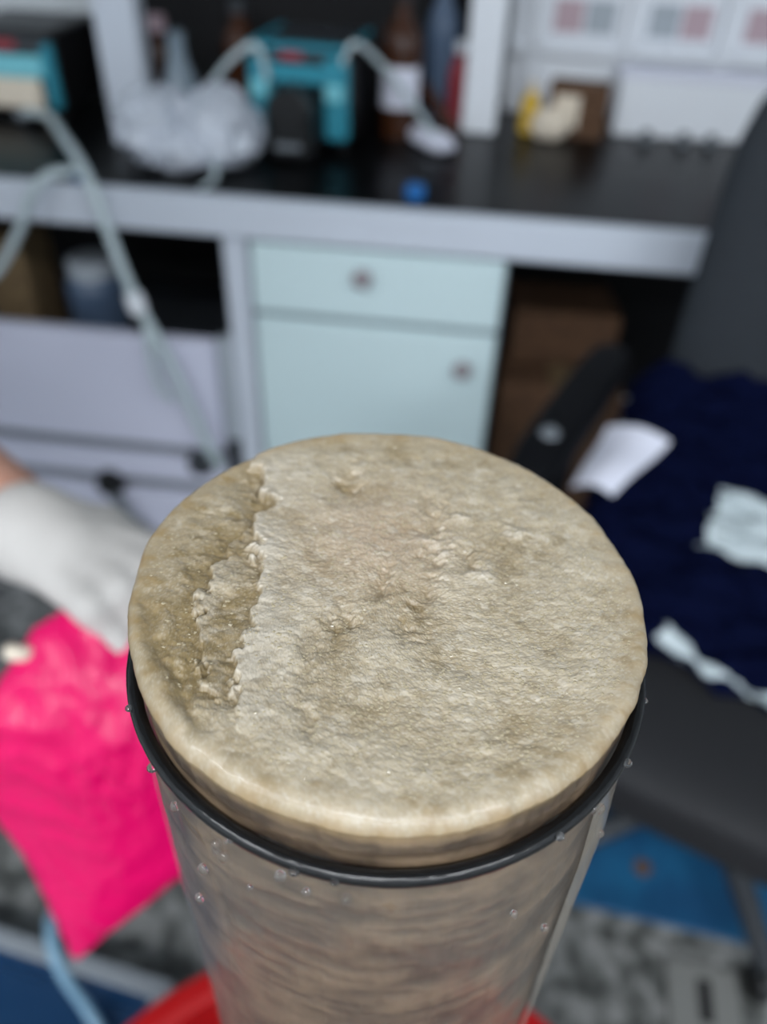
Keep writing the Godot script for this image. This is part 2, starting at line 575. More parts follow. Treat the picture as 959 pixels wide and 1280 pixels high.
func pump(t: Node3D) -> void:
	# local origin at the middle of the base, front at +z
	var s := Shape.new()
	s.box(Vector3(0, 0.1, -0.1), Vector3(0.18, 0.176, 0.2), 0.008)
	part("housing", s, M.black_plastic, t)
	var f := Shape.new()
	f.box(Vector3(-0.07, 0.1, 0.006), Vector3(0.045, 0.15, 0.03), 0.008)
	f.box(Vector3(0.07, 0.1, 0.006), Vector3(0.045, 0.15, 0.03), 0.008)
	f.box(Vector3(0, 0.141, 0.006), Vector3(0.12, 0.034, 0.03), 0.006)
	part("front_frame", f, M.teal, t)
	for x in [-0.07, 0.07]:
		part("button_plate", cube(Vector3(x, 0.115, 0.024), Vector3(0.034, 0.03, 0.008), 0.003), M.teal_light, t)
	part("top_plate", cube(Vector3(0, 0.188, -0.1), Vector3(0.15, 0.004, 0.17), 0.001), M.dark_grey, t)
	part("top_rim", cube(Vector3(0, 0.188, 0.008), Vector3(0.185, 0.01, 0.03), 0.004), M.teal, t)
	for x in [-0.0885, 0.0885]:
		part("side_rim", cube(Vector3(x, 0.188, -0.1), Vector3(0.01, 0.01, 0.18), 0.003), M.teal, t)
	var d := part("display", cube(Vector3(0, 0.172, 0.004), Vector3(0.13, 0.026, 0.016), 0.003), M.dark_grey, t)
	part("display_window", cube(Vector3(-0.012, 0.172, 0.013), Vector3(0.042, 0.016, 0.003), 0.001), M.red_led, d, "reddish display window")
	var h := Shape.new()
	h.box(Vector3(0, 0.052, 0.045), Vector3(0.086, 0.104, 0.08), 0.012)
	h.lathe([Vector2(0, 0), Vector2(0.043, 0), Vector2(0.043, 0.078), Vector2(0.036, 0.084), Vector2(0, 0.084)], 24, Vector3(0, 0.088, 0.003), Basis(Vector3.RIGHT, PI / 2))
	part("pump_head", h, M.black_plastic, t, "black roller pump head")
	part("clamp", cube(Vector3(0, 0.03, 0.09), Vector3(0.05, 0.012, 0.014), 0.003), M.grey, t)
	for x in [-0.075, 0.075]:
		for z in [-0.02, -0.18]:
			part("foot", turned([Vector2(0, 0), Vector2(0.009, 0), Vector2(0.009, 0.013), Vector2(0, 0.013)], 12, Vector3(x, 0, z)), M.black_plastic, t)


func crumple(size: Vector3, seed_value: int, amount: float, flat_bottom: bool) -> Shape:
	var f := FastNoiseLite.new()
	f.seed = seed_value
	f.frequency = 1.0
	f.fractal_type = FastNoiseLite.FRACTAL_RIDGED
	f.fractal_octaves = 3
	var pts := []
	for i in 41:
		var th := PI * i / 40.0
		var ring := PackedVector3Array()
		for j in 64:
			var a := TAU * j / 64.0
			var d := Vector3(sin(th) * cos(a), cos(th), sin(th) * sin(a))
			var r := 1.0 + amount * f.get_noise_3dv(d * 1.3)
			var p := d * r * size * 0.5
			p.y += size.y * 0.5
			if flat_bottom:
				p.y = maxf(p.y, 0.001 + 0.001 * sin(a * 9.0))
			ring.append(p)
		pts.append(ring)
	var s := Shape.new()
	s.grid(pts, true, 1.0)
	return s


func bottle_profile(r: float, h: float, neck: float) -> Array:
	return [Vector2(0, 0), Vector2(r * 0.92, 0), Vector2(r, r * 0.1), Vector2(r, h * 0.62), Vector2(r * 0.9, h * 0.7), Vector2(neck * 1.3, h * 0.8), Vector2(neck, h * 0.84), Vector2(neck, h * 0.9), Vector2(0, h * 0.9)]


func cap_profile(r: float, y0: float, y1: float) -> Array:
	return [Vector2(0, y0), Vector2(r, y0), Vector2(r, y1 - 0.003), Vector2(r - 0.003, y1), Vector2(0, y1)]


func things_on_bench() -> void:
	var p := at_bench("peristaltic_pump", "teal peristaltic pump with black roller head standing right of the crumpled clear bag", "pump", -0.215, 0.78, -0.28, -4.0)
	pump(p)
	p.scale = Vector3(1.0, 0.93, 1.0)
	# left pump, cut by the photograph's edge: another model with a cream panel
	var q := at_bench("peristaltic_pump", "teal and cream pump with a black side at the left end of the worktop", "pump", -0.82, 0.78, -0.35, 0.0)
	q.scale = Vector3(1, 0.9, 1)
	part("housing", cube(Vector3(0, 0.093, -0.12), Vector3(0.21, 0.166, 0.23), 0.008), M.black_plastic, q)
	part("front_band", cube(Vector3(-0.012, 0.108, 0.002), Vector3(0.186, 0.045, 0.02), 0.006), M.teal_light, q)  # lighter teal carries the band's bright highlight in its colour
	part("side_band", cube(Vector3(0.092, 0.09, 0.0), Vector3(0.022, 0.13, 0.024), 0.006), M.teal, q)
	part("cream_panel", cube(Vector3(-0.016, 0.055, 0.004), Vector3(0.17, 0.06, 0.02), 0.006), M.cream, q)
	var d := part("display", cube(Vector3(0, 0.15, 0.0), Vector3(0.19, 0.032, 0.018), 0.004), M.dark_grey, q)
	part("display_window", cube(Vector3(0.01, 0.15, 0.01), Vector3(0.05, 0.018, 0.003), 0.001), M.red_led, d, "reddish display window")
	part("outlet", turned([Vector2(0, 0), Vector2(0.012, 0), Vector2(0.012, 0.03), Vector2(0, 0.03)], 14, Vector3(0.03, 0.02, 0.01), Basis(Vector3.RIGHT, PI / 2)), M.grey, q)
	for x in [-0.09, 0.09]:
		for z in [-0.02, -0.22]:
			part("foot", turned([Vector2(0, 0), Vector2(0.01, 0), Vector2(0.01, 0.011), Vector2(0, 0.011)], 12, Vector3(x, 0, z)), M.black_plastic, q)
	# crumpled clear bag
	var b := at_bench("plastic_bag", "crumpled clear plastic bag lying on the black worktop between the two pumps", "bag", -0.39, 0.78, -0.16)
	var body := Shape.new()
	for it in [[Vector3(-0.06, 0, 0), Vector3(0.13, 0.11, 0.14), 3], [Vector3(0.055, 0, 0.0), Vector3(0.13, 0.12, 0.15), 8], [Vector3(0, 0.0, 0.02), Vector3(0.16, 0.07, 0.14), 11]]:
		var one := crumple(it[1], it[2], 0.3, true)
		var first := body.v.size()
		for k in one.v.size():
			body.put(one.v[k] + it[0], one.n[k])
		for k in one.idx:
			body.idx.append(k + first)
	part("film", body, M.film, b)
	var inner := crumple(Vector3(0.19, 0.06, 0.09), 21, 0.4, true)
	part("folded_film", inner, M.white_plastic, b, "white inner folds")
	part("tail", hose([Vector3(0.05, 0.04, 0.04), Vector3(0.07, 0.012, 0.09), Vector3(0.07, 0.006, 0.13), Vector3(0.062, 0.006, 0.15)], 0.008, 8, 0.004), M.hose, b)
	# clear hose from the left pump over the bench edge
	var h := at_bench("clear_hose", "long clear hose hanging from the left pump over the bench edge", "hose", 0, 0, 0)
	part("tube", hose([Vector3(-0.78, 0.803, -0.315), Vector3(-0.7, 0.815, -0.25), Vector3(-0.6, 0.825, -0.1), Vector3(-0.515, 0.815, 0.02), Vector3(-0.485, 0.77, 0.05), Vector3(-0.462, 0.68, 0.06), Vector3(-0.441, 0.6, 0.06), Vector3(-0.4, 0.49, 0.06), Vector3(-0.345, 0.3, 0.06), Vector3(-0.33, 0.25, 0.045)], 0.0095), M.hose, h)
	part("connector", turned([Vector2(0, 0), Vector2(0.014, 0), Vector2(0.016, 0.008), Vector2(0.016, 0.03), Vector2(0.012, 0.038), Vector2(0, 0.038)], 16, Vector3(-0.449, 0.62, 0.06), Basis(Vector3.BACK, deg_to_rad(193))), M.white_plastic, h, "white hose connector")
	part("branch", hose([Vector3(-0.43, 0.58, 0.06), Vector3(-0.432, 0.52, 0.066), Vector3(-0.425, 0.44, 0.066), Vector3(-0.405, 0.41, 0.06)], 0.007), M.hose, h)
	var h2 := at_bench("clear_hose", "second clear hose curving down over the bench edge at the far left", "hose", 0, 0, 0)
	part("tube", hose([Vector3(-0.53, 0.802, 0.0), Vector3(-0.57, 0.8, 0.03), Vector3(-0.598, 0.772, 0.05), Vector3(-0.635, 0.71, 0.05), Vector3(-0.7, 0.63, 0.05), Vector3(-0.76, 0.6, 0.045)], 0.008), M.hose, h2)
	var clip := at_bench("hose_clip", "small bright blue clip on the bench edge under the hoses", "clip", -0.545, 0.78, -0.03, 15.0)
	var cs := cube(Vector3(0, 0.008, 0), Vector3(0.034, 0.016, 0.018), 0.003)
	cs.box(Vector3(0.0, 0.005, 0.014), Vector3(0.022, 0.01, 0.012), 0.002)
	part("jaw", cs, M.blue_clip, clip)
	var bc := at_bench("bottle_cap", "small bright blue cap lying near the front edge of the worktop", "cap", 0.024, 0.78, -0.06)
	part("rim", turned(cap_profile(0.017, 0.0, 0.02), 20), M.blue_clip, bc)
	# amber bottle with a white label
	var a := at_bench("reagent_bottle", "tall amber glass bottle with a white label right of the teal pump", "bottle", -0.045, 0.78, -0.42)
	part("glass", turned(bottle_profile(0.038, 0.26, 0.014), 28), M.amber, a)
	part("cap", turned(cap_profile(0.017, 0.234, 0.262), 20), M.black_plastic, a)
	var lb := Shape.new()
	var rows := [PackedVector3Array(), PackedVector3Array()]
	for j in 13:
		var an := lerpf(0.12, 0.9, j / 12.0) * PI
		rows[0].append(Vector3(cos(an) * 0.0388, 0.13, sin(an) * 0.0388))
		rows[1].append(Vector3(cos(an) * 0.0388, 0.058, sin(an) * 0.0388))
	lb.grid(rows, false, 1.0)
	part("paper_label", lb, M.paper, a, "blank white paper label")
	# more bottles at the back of the shelf
	var g := at_bench("glass_flask", "grey-blue conical glass flask behind the crumpled bag", "flask", -0.51, 0.78, -0.47)
	part("glass", turned([Vector2(0, 0), Vector2(0.056, 0), Vector2(0.06, 0.008), Vector2(0.022, 0.1), Vector2(0.018, 0.12), Vector2(0.018, 0.15), Vector2(0.022, 0.154), Vector2(0, 0.154)], 28), M.glassware, g)
	part("liquid", turned([Vector2(0, 0.004), Vector2(0.052, 0.004), Vector2(0.038, 0.05), Vector2(0, 0.05)], 28), M.jar_blue, g)
	var pk := at_bench("capped_bottle", "small dark bottle with a dusty pink cap behind the glass flask", "bottle", -0.585, 0.78, -0.57)
	part("glass", turned(bottle_profile(0.032, 0.15, 0.016), 24), M.amber, pk)
	part("cap", turned(cap_profile(0.02, 0.135, 0.165), 20), M.pink_tint, pk)
	var db := at_bench("dark_bottle", "dark brown bottle in the shelf left of the teal pump", "bottle", -0.4, 0.78, -0.55)
	part("glass", turned(bottle_profile(0.036, 0.2, 0.015), 24), M.amber, db)
	part("cap", turned(cap_profile(0.018, 0.18, 0.205), 20), M.dark_grey, db)
	var gf := at_bench("grey_bottle", "pale grey-green plastic bottle at the shelf back behind the amber bottle", "bottle", 0.02, 0.78, -0.58)
	part("bottle_body", turned(bottle_profile(0.034, 0.27, 0.014), 24), M.jar_blue, gf)
	part("cap", turned(cap_profile(0.017, 0.243, 0.27), 20), M.white_plastic, gf)
	var rb := at_bench("red_bottle", "dull red plastic bottle close to the white shelf post", "bottle", 0.062, 0.78, -0.545)
	part("bottle_body", turned(bottle_profile(0.022, 0.15, 0.01), 24), M.red_led, rb)
	part("cap", turned(cap_profile(0.012, 0.135, 0.155), 16), M.white_plastic, rb)
	var rod := at_bench("brown_rod", "dark brown rod lying slantwise on the worktop below the amber bottle", "rod", 0, 0.78, 0)
	part("shaft", hose([Vector3(-0.005, 0.085, -0.475), Vector3(0.03, 0.05, -0.44), Vector3(0.068, 0.0125, -0.4)], 0.0125, 14), M.amber, rod)
	var wp := at_bench("paper_towel", "folded white paper towel lying beside the brown rod", "paper towel", 0.025, 0.78, -0.36, 35.0)
	var wl := crumple(Vector3(0.055, 0.03, 0.13), 31, 0.25, true)
	part("folded_paper", wl, M.paper, wp)
	var lt := at_bench("tubing", "thin white tubing looping from the teal pump towards the left shelf post", "tubing", 0, 0, 0)
	part("tube", hose([Vector3(-0.27, 0.9, -0.262), Vector3(-0.285, 0.955, -0.25), Vector3(-0.34, 0.925, -0.26), Vector3(-0.4, 0.86, -0.28), Vector3(-0.44, 0.80, -0.285), Vector3(-0.47, 0.786, -0.3)], 0.006), M.hose, lt)
	var rt := at_bench("tubing", "thin white tubing arching right from the teal pump past the amber bottle", "tubing", 0, 0, 0)
	part("tube", hose([Vector3(-0.145, 0.9, -0.262), Vector3(-0.115, 0.965, -0.26), Vector3(-0.07, 0.93, -0.3), Vector3(-0.02, 0.87, -0.33), Vector3(0.03, 0.81, -0.34), Vector3(0.055, 0.787, -0.31)], 0.0055), M.hose, rt)
	# white organiser on the right with pale windows
	var o := at_bench("drawer_organiser", "white plastic drawer organiser with pink and grey windows at the bench back", "organiser", 0.64, 0.78, -0.69)
	part("case", cube(Vector3(0, 0.2, -0.04), Vector3(0.96, 0.4, 0.1), 0.004), M.white_plastic, o)
	part("shelf_strip", cube(Vector3(0, 0.13, 0.02), Vector3(0.96, 0.02, 0.03), 0.003), M.white_plastic, o)
	for i in 5:
		var x := -0.43 + 0.195 * i
		part("divider", cube(Vector3(x, 0.22, 0.02), Vector3(0.026, 0.36, 0.03), 0.003), M.white_plastic, o)
		var dr := part("drawer", cube(Vector3(x + 0.0975, 0.2, 0.012), Vector3(0.166, 0.11, 0.012), 0.003), M.white_plastic, o)
		for s in 2:
			part("window", cube(Vector3(x + 0.065 + 0.066 * s, 0.192, 0.019), Vector3(0.06, 0.06, 0.004), 0.001), M.pink_tint if (s + i) % 2 == 0 else M.grey_tint, dr)
		part("drawer", cube(Vector3(x + 0.0975, 0.32, 0.012), Vector3(0.166, 0.11, 0.012), 0.003), M.white_plastic, o)
		part("drawer", cube(Vector3(x + 0.0975, 0.06, 0.012), Vector3(0.166, 0.11, 0.012), 0.003), M.white_plastic, o)
	# things before it
	var kb := at_bench("carton", "small brown and tan carton on the worktop before the white organiser", "box", 0.31, 0.78, -0.52, -8.0)
	part("carton_body", cube(Vector3(0, 0.05, 0), Vector3(0.12, 0.1, 0.06), 0.003), M.card, kb)
	part("tan_label", cube(Vector3(-0.02, 0.05, 0.0305), Vector3(0.05, 0.06, 0.002), 0.0005), M.cream, kb)
	var yb := at_bench("yellow_bottle", "small yellow bottle left of the brown carton at the worktop back", "bottle", 0.215, 0.78, -0.52)
	part("bottle_body", turned(bottle_profile(0.02, 0.09, 0.009), 20), M.yellow, yb)
	part("cap", turned(cap_profile(0.011, 0.08, 0.096), 16), M.cream, yb)
	var pp := at_bench("paper_bundle", "crumpled cream paper between the yellow bottle and brown carton", "paper", 0.258, 0.78, -0.478)
	part("crumpled_paper", crumple(Vector3(0.07, 0.055, 0.045), 41, 0.3, true), M.cream, pp)
	var wb := at_bench("white_box", "long low white box on the worktop right of the brown carton", "box", 0.56, 0.78, -0.575)
	part("box_body", cube(Vector3(0, 0.055, 0), Vector3(0.34, 0.11, 0.07), 0.004), M.white_plastic, wb)
	part("lid", cube(Vector3(0, 0.115, 0), Vector3(0.346, 0.016, 0.076), 0.004), M.paper, wb)
	for it in [[0.455, "left"], [0.53, "middle"], [0.585, "right"]]:
		var sp := at_bench("dark_vial", {"left": "small dark vial in front of the white box, nearest the brown carton", "middle": "middle one of three small dark vials before the white box", "right": "small dark vial before the white box, farthest from the brown carton"}[it[1]], "vial", it[0], 0.78, -0.5, 0.0, "dark vials before the white box")
		part("vial_body", turned([Vector2(0, 0), Vector2(0.013, 0), Vector2(0.013, 0.012), Vector2(0.009, 0.016), Vector2(0, 0.016)], 16), M.grey, sp)
		part("cap", turned(cap_profile(0.01, 0.016, 0.024), 14), M.dark_grey, sp)


# a cushion: a box rounded on all sides
func cushion(size: Vector3, power: float, seg := 40, rows := 24) -> Shape:
	var pts := []
	for i in rows + 1:
		var th := PI * i / rows
		var ring := PackedVector3Array()
		for j in seg:
			var a := TAU * j / seg
			var d := Vector3(sin(th) * cos(a), cos(th), sin(th) * sin(a))
			var q := pow(pow(absf(d.x), power) + pow(absf(d.y), power) + pow(absf(d.z), power), -1.0 / power)
			ring.append(d * q * size * 0.5)
		pts.append(ring)
	var s := Shape.new()
	s.grid(pts, true, 1.0)
	return s


func move(s: Shape, by: Transform3D) -> Shape:
	for i in s.v.size():
		s.v[i] = by * s.v[i]
		s.n[i] = (by.basis * s.n[i]).normalized()
	return s


const CHAIR_AT := Vector3(0.528, 0, -0.713)
const CHAIR_TURN := -28.0

func chair_and_jacket() -> void:
	var t := thing("office_chair", "black office chair with armrests standing before the bench on the right", "chair", CHAIR_AT, CHAIR_TURN)
	part("seat", move(cushion(Vector3(0.54, 0.11, 0.58), 5.0), Transform3D(Basis.IDENTITY, Vector3(0, 0.425, 0.03))), M.chair_seat, t)
	part("backrest", move(cushion(Vector3(0.54, 0.56, 0.08), 5.0), Transform3D(Basis(Vector3.RIGHT, deg_to_rad(-6)), Vector3(0, 0.79, -0.3))), M.chair, t)
	part("back_bracket", hose([Vector3(0, 0.36, -0.1), Vector3(0, 0.36, -0.32), Vector3(0, 0.46, -0.37), Vector3(0, 0.6, -0.35)], 0.022, 12), M.chair_arm, t)
	for s in [-1.0, 1.0]:
		var arm := part("armrest", move(cushion(Vector3(0.062, 0.045, 0.36), 4.0), Transform3D(Basis.IDENTITY, Vector3(s * 0.33, 0.69, 0.0))), M.chair_arm, t)
		part("arm_support", hose([Vector3(s * 0.22, 0.38, 0.02), Vector3(s * 0.31, 0.4, 0.02), Vector3(s * 0.335, 0.48, 0.02), Vector3(s * 0.33, 0.68, 0.0)], 0.017, 10), M.chair_arm, t)
		part("screw_cap", turned([Vector2(0, 0), Vector2(0.012, 0), Vector2(0.01, 0.004), Vector2(0, 0.004)], 16, Vector3(s * 0.33, 0.7115, 0.1)), M.grey, arm, "pale grey screw cap")
	part("column", turned([Vector2(0, 0.07), Vector2(0.03, 0.07), Vector2(0.03, 0.2), Vector2(0.022, 0.2), Vector2(0.022, 0.37), Vector2(0, 0.37)], 20), M.chair_arm, t)
	for i in 5:
		var a := deg_to_rad(72.0 * i + 33.0)
		var d := Vector3(sin(a), 0, cos(a))
		part("base_leg", hose([Vector3(0, 0.1, 0) + d * 0.02, Vector3(0, 0.095, 0) + d * 0.12, Vector3(0, 0.07, 0) + d * 0.26], 0.022, 10, 0.016), M.dark_grey, t)
		var c := turned([Vector2(0, -0.011), Vector2(0.022, -0.011), Vector2(0.026, -0.007), Vector2(0.026, 0.007), Vector2(0.022, 0.011), Vector2(0, 0.011)], 20, d * 0.26 + Vector3(0, 0.026, 0), Basis(Vector3.UP, a) * Basis(Vector3.BACK, PI / 2))
		part("caster", c, M.black_plastic, t)
	# navy work jacket thrown over the seat and the lower backrest
	var j := thing("work_jacket", "navy work jacket with pale reflective strips draped over the black chair", "jacket", CHAIR_AT, CHAIR_TURN)
	var f := FastNoiseLite.new()
	f.seed = 4
	f.frequency = 7.0
	f.fractal_octaves = 4
	# profile (z, y) of the outer side from the backrest down over the seat
	var prof := [Vector2(-0.25, 0.665), Vector2(-0.235, 0.665), Vector2(-0.21, 0.645), Vector2(-0.17, 0.615), Vector2(-0.12, 0.59), Vector2(-0.06, 0.57), Vector2(0.0, 0.555), Vector2(0.06, 0.54), Vector2(0.12, 0.52), Vector2(0.155, 0.503), Vector2(0.162, 0.486)]
	var curve := Curve2D.new()
	curve.bake_interval = 0.006
	for i in prof.size():
		var tn: Vector2 = (prof[mini(i + 1, prof.size() - 1)] - prof[maxi(i - 1, 0)]) / 6.0
		curve.add_point(prof[i], -tn, tn)
	var line := curve.get_baked_points()
	var outer := []
	for i in line.size():
		var row := PackedVector3Array()
		for k in 91:
			var x := lerpf(-0.3, 0.3, k / 90.0)
			var edge := clampf((0.3 - absf(x)) / 0.05, 0.0, 1.0)
			var wob := f.get_noise_2d(x * 1.2, i * 0.02) * 0.03
			var y := line[i].y + wob * edge - (1.0 - edge) * (1.0 - edge) * 0.045
			row.append(Vector3(x + f.get_noise_2d(i * 0.02, 9.0) * 0.02, maxf(y, 0.484), line[i].x + f.get_noise_2d(x * 1.5 + 5.0, i * 0.015) * 0.02 * smoothstep(0, 8, i)))
		outer.append(row)
	var s := Shape.new()
	s.grid(outer, false, -1.0)
	# the inside, a little behind
	var under := []
	for r in outer:
		var row := PackedVector3Array()
		for p in r:
			row.append(p + Vector3(0, -0.006, -0.004) if p.y > 0.5 else p + Vector3(0, -0.001, -0.01))
		under.append(row)
	s.grid(under, false, 1.0)
	part("cloth", s, M.navy, j)
	var on := func(x0: float, x1: float, f0: float, f1: float, lift: float, skew: float) -> Shape:
		# a strip that follows the cloth between two shares of the profile
		var up := []
		var n := outer.size() - 1
		for i in 25:
			var row := PackedVector3Array()
			for k in 25:
				var share := lerpf(f0, f1, i / 24.0) + skew * (k / 24.0)
				var r: float = clampf(share, 0.0, 1.0) * n
				var cc: float = (lerpf(x0, x1, k / 24.0) + 0.3) / 0.6 * 90.0
				var r0 := int(r)
				var c0 := int(cc)
				var a: Vector3 = outer[r0][c0].lerp(outer[mini(r0 + 1, n)][c0], r - r0)
				var b: Vector3 = outer[r0][mini(c0 + 1, 90)].lerp(outer[mini(r0 + 1, n)][mini(c0 + 1, 90)], r - r0)
				row.append(a.lerp(b, cc - c0) + Vector3(0, lift, lift * 0.7))
			up.append(row)
		var strip := Shape.new()
		strip.grid(up, false, -1.0)
		return strip
	part("reflective_patch", on.call(-0.135, 0.22, 0.4, 0.63, 0.004, -0.04), M.reflective, j, "pale grey reflective patch")
	part("hem_stripe", on.call(-0.14, -0.03, 0.91, 0.935, 0.003, 0.05), M.reflective, j, "narrow pale hem stripe")
	part("hem_stripe", on.call(-0.03, 0.2, 0.955, 0.985, 0.003, -0.05), M.reflective, j, "narrow pale hem stripe")
	# sheet of white paper between armrest and jacket
	var p := thing("paper_sheet", "bent sheet of white paper resting on the navy jacket beside the armrest", "paper", Vector3(0.312, 0.6, -0.885), -36.0)
	var pr := []
	for i in 9:
		var row := PackedVector3Array()
		for k in 9:
			var u := k / 8.0 - 0.5
			var w := i / 8.0 - 0.5
			row.append(Vector3(u * lerpf(0.085, 0.05, w + 0.5), 0.012 * cos(u * 3.0) - 0.02 * w + 0.004 * sin(w * 6.0), w * 0.14 - u * 0.02))
		pr.append(row)
	var ps := Shape.new()
	ps.grid(pr, false, -1.0)
	var below := []
	for r in pr:
		var row := PackedVector3Array()
		for q in r:
			row.append(q - Vector3(0, 0.0008, 0))
		below.append(row)
	ps.grid(below, false, 1.0)
	part("sheet", ps, M.paper, p)


func floor_things() -> void:
	var m := thing("floor_mat", "flat blue floor mat lying under the black chair", "mat", Vector3(0.61, 0, -0.76), -11.0)
	part("mat_sheet", cube(Vector3(0, 0.005, 0), Vector3(0.76, 0.01, 0.5), 0.003), M.blue_mat, m)
	var stain := Shape.new()
	stain.lathe([Vector2(0.014, 0.0102), Vector2(0.011, 0.0112), Vector2(0, 0.0114)], 12, Vector3(-0.15, 0, 0.17))
	part("mud_spot", stain, M.card, m, "small brown mud spot")
	# pale floor plate with a dark slot
	var g := thing("floor_plate", "pale floor plate with a dark slot at the lower right", "plate", Vector3(0.475, 0, -0.435), -10.0)
	part("plate", cube(Vector3(0, 0.004, 0), Vector3(0.1, 0.008, 0.1), 0.003), M.plate, g)
	part("slot", cube(Vector3(0.002, 0.0085, 0.0), Vector3(0.018, 0.003, 0.056), 0.001), M.void_dark, g, "dark slot")
	# red tub
	var r := thing("plastic_tub", "round red plastic tub on the floor around the foot of the core stand", "tub", Vector3(-0.012, 0, -0.05))
	part("shell", turned([Vector2(0, 0.004), Vector2(0.2, 0.004), Vector2(0.205, 0.01), Vector2(0.258, 0.42), Vector2(0.274, 0.424), Vector2(0.276, 0.43), Vector2(0.272, 0.436), Vector2(0.256, 0.436), Vector2(0.25, 0.43), Vector2(0.198, 0.014), Vector2(0, 0.014)], 72), M.red, r)
	part("foot_ring", turned([Vector2(0.17, 0.0), Vector2(0.19, 0.0), Vector2(0.19, 0.006), Vector2(0.17, 0.006), Vector2(0.17, 0.0)], 48), M.red, r)
	# stand that carries the core
	var p := thing("core_stand", "grey steel stand with a round plate directly under the wet core", "stand", Vector3(CORE_AT.x, 0.014, CORE_AT.z))
	part("base_plate", turned([Vector2(0, 0), Vector2(0.1, 0), Vector2(0.1, 0.012), Vector2(0.097, 0.015), Vector2(0, 0.015)], 40), M.grey, p)
	part("post", turned([Vector2(0, 0.015), Vector2(0.02, 0.015), Vector2(0.02, 0.79), Vector2(0, 0.79)], 24), M.chrome, p)
	part("top_plate", turned([Vector2(0, 0.79), Vector2(0.047, 0.79), Vector2(0.049, 0.792), Vector2(0.049, 0.805), Vector2(0, 0.805)], 40), M.grey, p)
	# blue tray with a grey rim
	var b := thing("wash_tray", "low blue tray with a pale grey rim on the floor at the lower left", "tray", Vector3(-0.633, 0, -0.255), -13.4)
	var s := Shape.new()
	s.box(Vector3(0, 0.006, 0), Vector3(0.66, 0.008, 0.42), 0.002)
	s.box(Vector3(0, 0.045, -0.215), Vector3(0.67, 0.085, 0.012), 0.003)
	s.box(Vector3(0, 0.045, 0.215), Vector3(0.67, 0.085, 0.012), 0.003)
	s.box(Vector3(-0.33, 0.045, 0), Vector3(0.012, 0.085, 0.43), 0.003)
	s.box(Vector3(0.33, 0.045, 0), Vector3(0.012, 0.085, 0.43), 0.003)
	part("pan", s, M.blue_tray, b)
	var rim := Shape.new()
	rim.box(Vector3(0, 0.09, -0.22), Vector3(0.69, 0.012, 0.024), 0.004)
	rim.box(Vector3(0, 0.09, 0.22), Vector3(0.69, 0.012, 0.024), 0.004)
	rim.box(Vector3(-0.336, 0.09, 0), Vector3(0.024, 0.012, 0.44), 0.004)
	rim.box(Vector3(0.336, 0.09, 0), Vector3(0.024, 0.012, 0.44), 0.004)
	part("rim", rim, M.tray_rim, b, "pale grey rim")
	var h := thing("blue_hose", "pale blue hose hanging over the grey rim into the blue tray", "hose")
	part("tube", hose([Vector3(-0.45, 0.009, -0.52), Vector3(-0.43, 0.09, -0.475), Vector3(-0.408, 0.106, -0.43), Vector3(-0.39, 0.085, -0.405), Vector3(-0.36, 0.045, -0.38), Vector3(-0.325, 0.022, -0.34), Vector3(-0.31, 0.019, -0.28)], 0.0085, 12), M.hose_blue, h)


# palm, four fingers and thumb of a gloved hand: d along the palm, l towards the little finger, up out of the back; curl 1 is a fist
func hand_bones(w: Vector3, d: Vector3, l: Vector3, up: Vector3, curl: float) -> Array:
	var k0 := w + d * 0.086
	var bones := [[w - d * 0.004, w + d * 0.03, 0.031, 0.028], [w - d * 0.006, w - d * 0.002, 0.034, 0.034]]
	var spread := [0.028, 0.0095, -0.0095, -0.028]
	var lens := [0.74, 0.86, 0.9, 0.83]
	var bend := [deg_to_rad(52.0 * curl), deg_to_rad(112.0 * curl), deg_to_rad(176.0 * curl)]
	for i in 4:
		var kn: Vector3 = k0 + l * spread[i] - d * [0.012, 0.003, 0.0, 0.004][i] - up * absf(spread[i]) * 0.15
		bones.append([w + d * 0.02 + l * spread[i] * 0.55, kn, 0.0185, 0.0122])
		var q: Vector3 = kn + (d * cos(bend[0]) - up * sin(bend[0])) * 0.043 * lens[i]
		var q2: Vector3 = q + (d * cos(bend[1]) - up * sin(bend[1])) * 0.027 * lens[i]
		var q3: Vector3 = q2 + (d * cos(bend[2]) - up * sin(bend[2])) * 0.022 * lens[i]
		bones.append([kn, q, 0.0112, 0.0097])
		bones.append([q, q2, 0.0097, 0.009])
		bones.append([q2, q3, 0.009, 0.008])
	var th := w + d * 0.03 - l * 0.03 - up * 0.008
	var th1 := th + d * 0.035 - l * 0.016 - up * 0.02
	var th2 := th1 + d * 0.03 + l * 0.004 - up * 0.016
	var th3 := th2 + d * 0.014 + l * 0.016 * curl - up * 0.012
	bones.append([w + d * 0.015 - l * 0.01, th, 0.022, 0.018])
	bones.append([th, th1, 0.017, 0.0135])
	bones.append([th1, th2, 0.0125, 0.011])
	bones.append([th2, th3, 0.011, 0.009])
	return bones


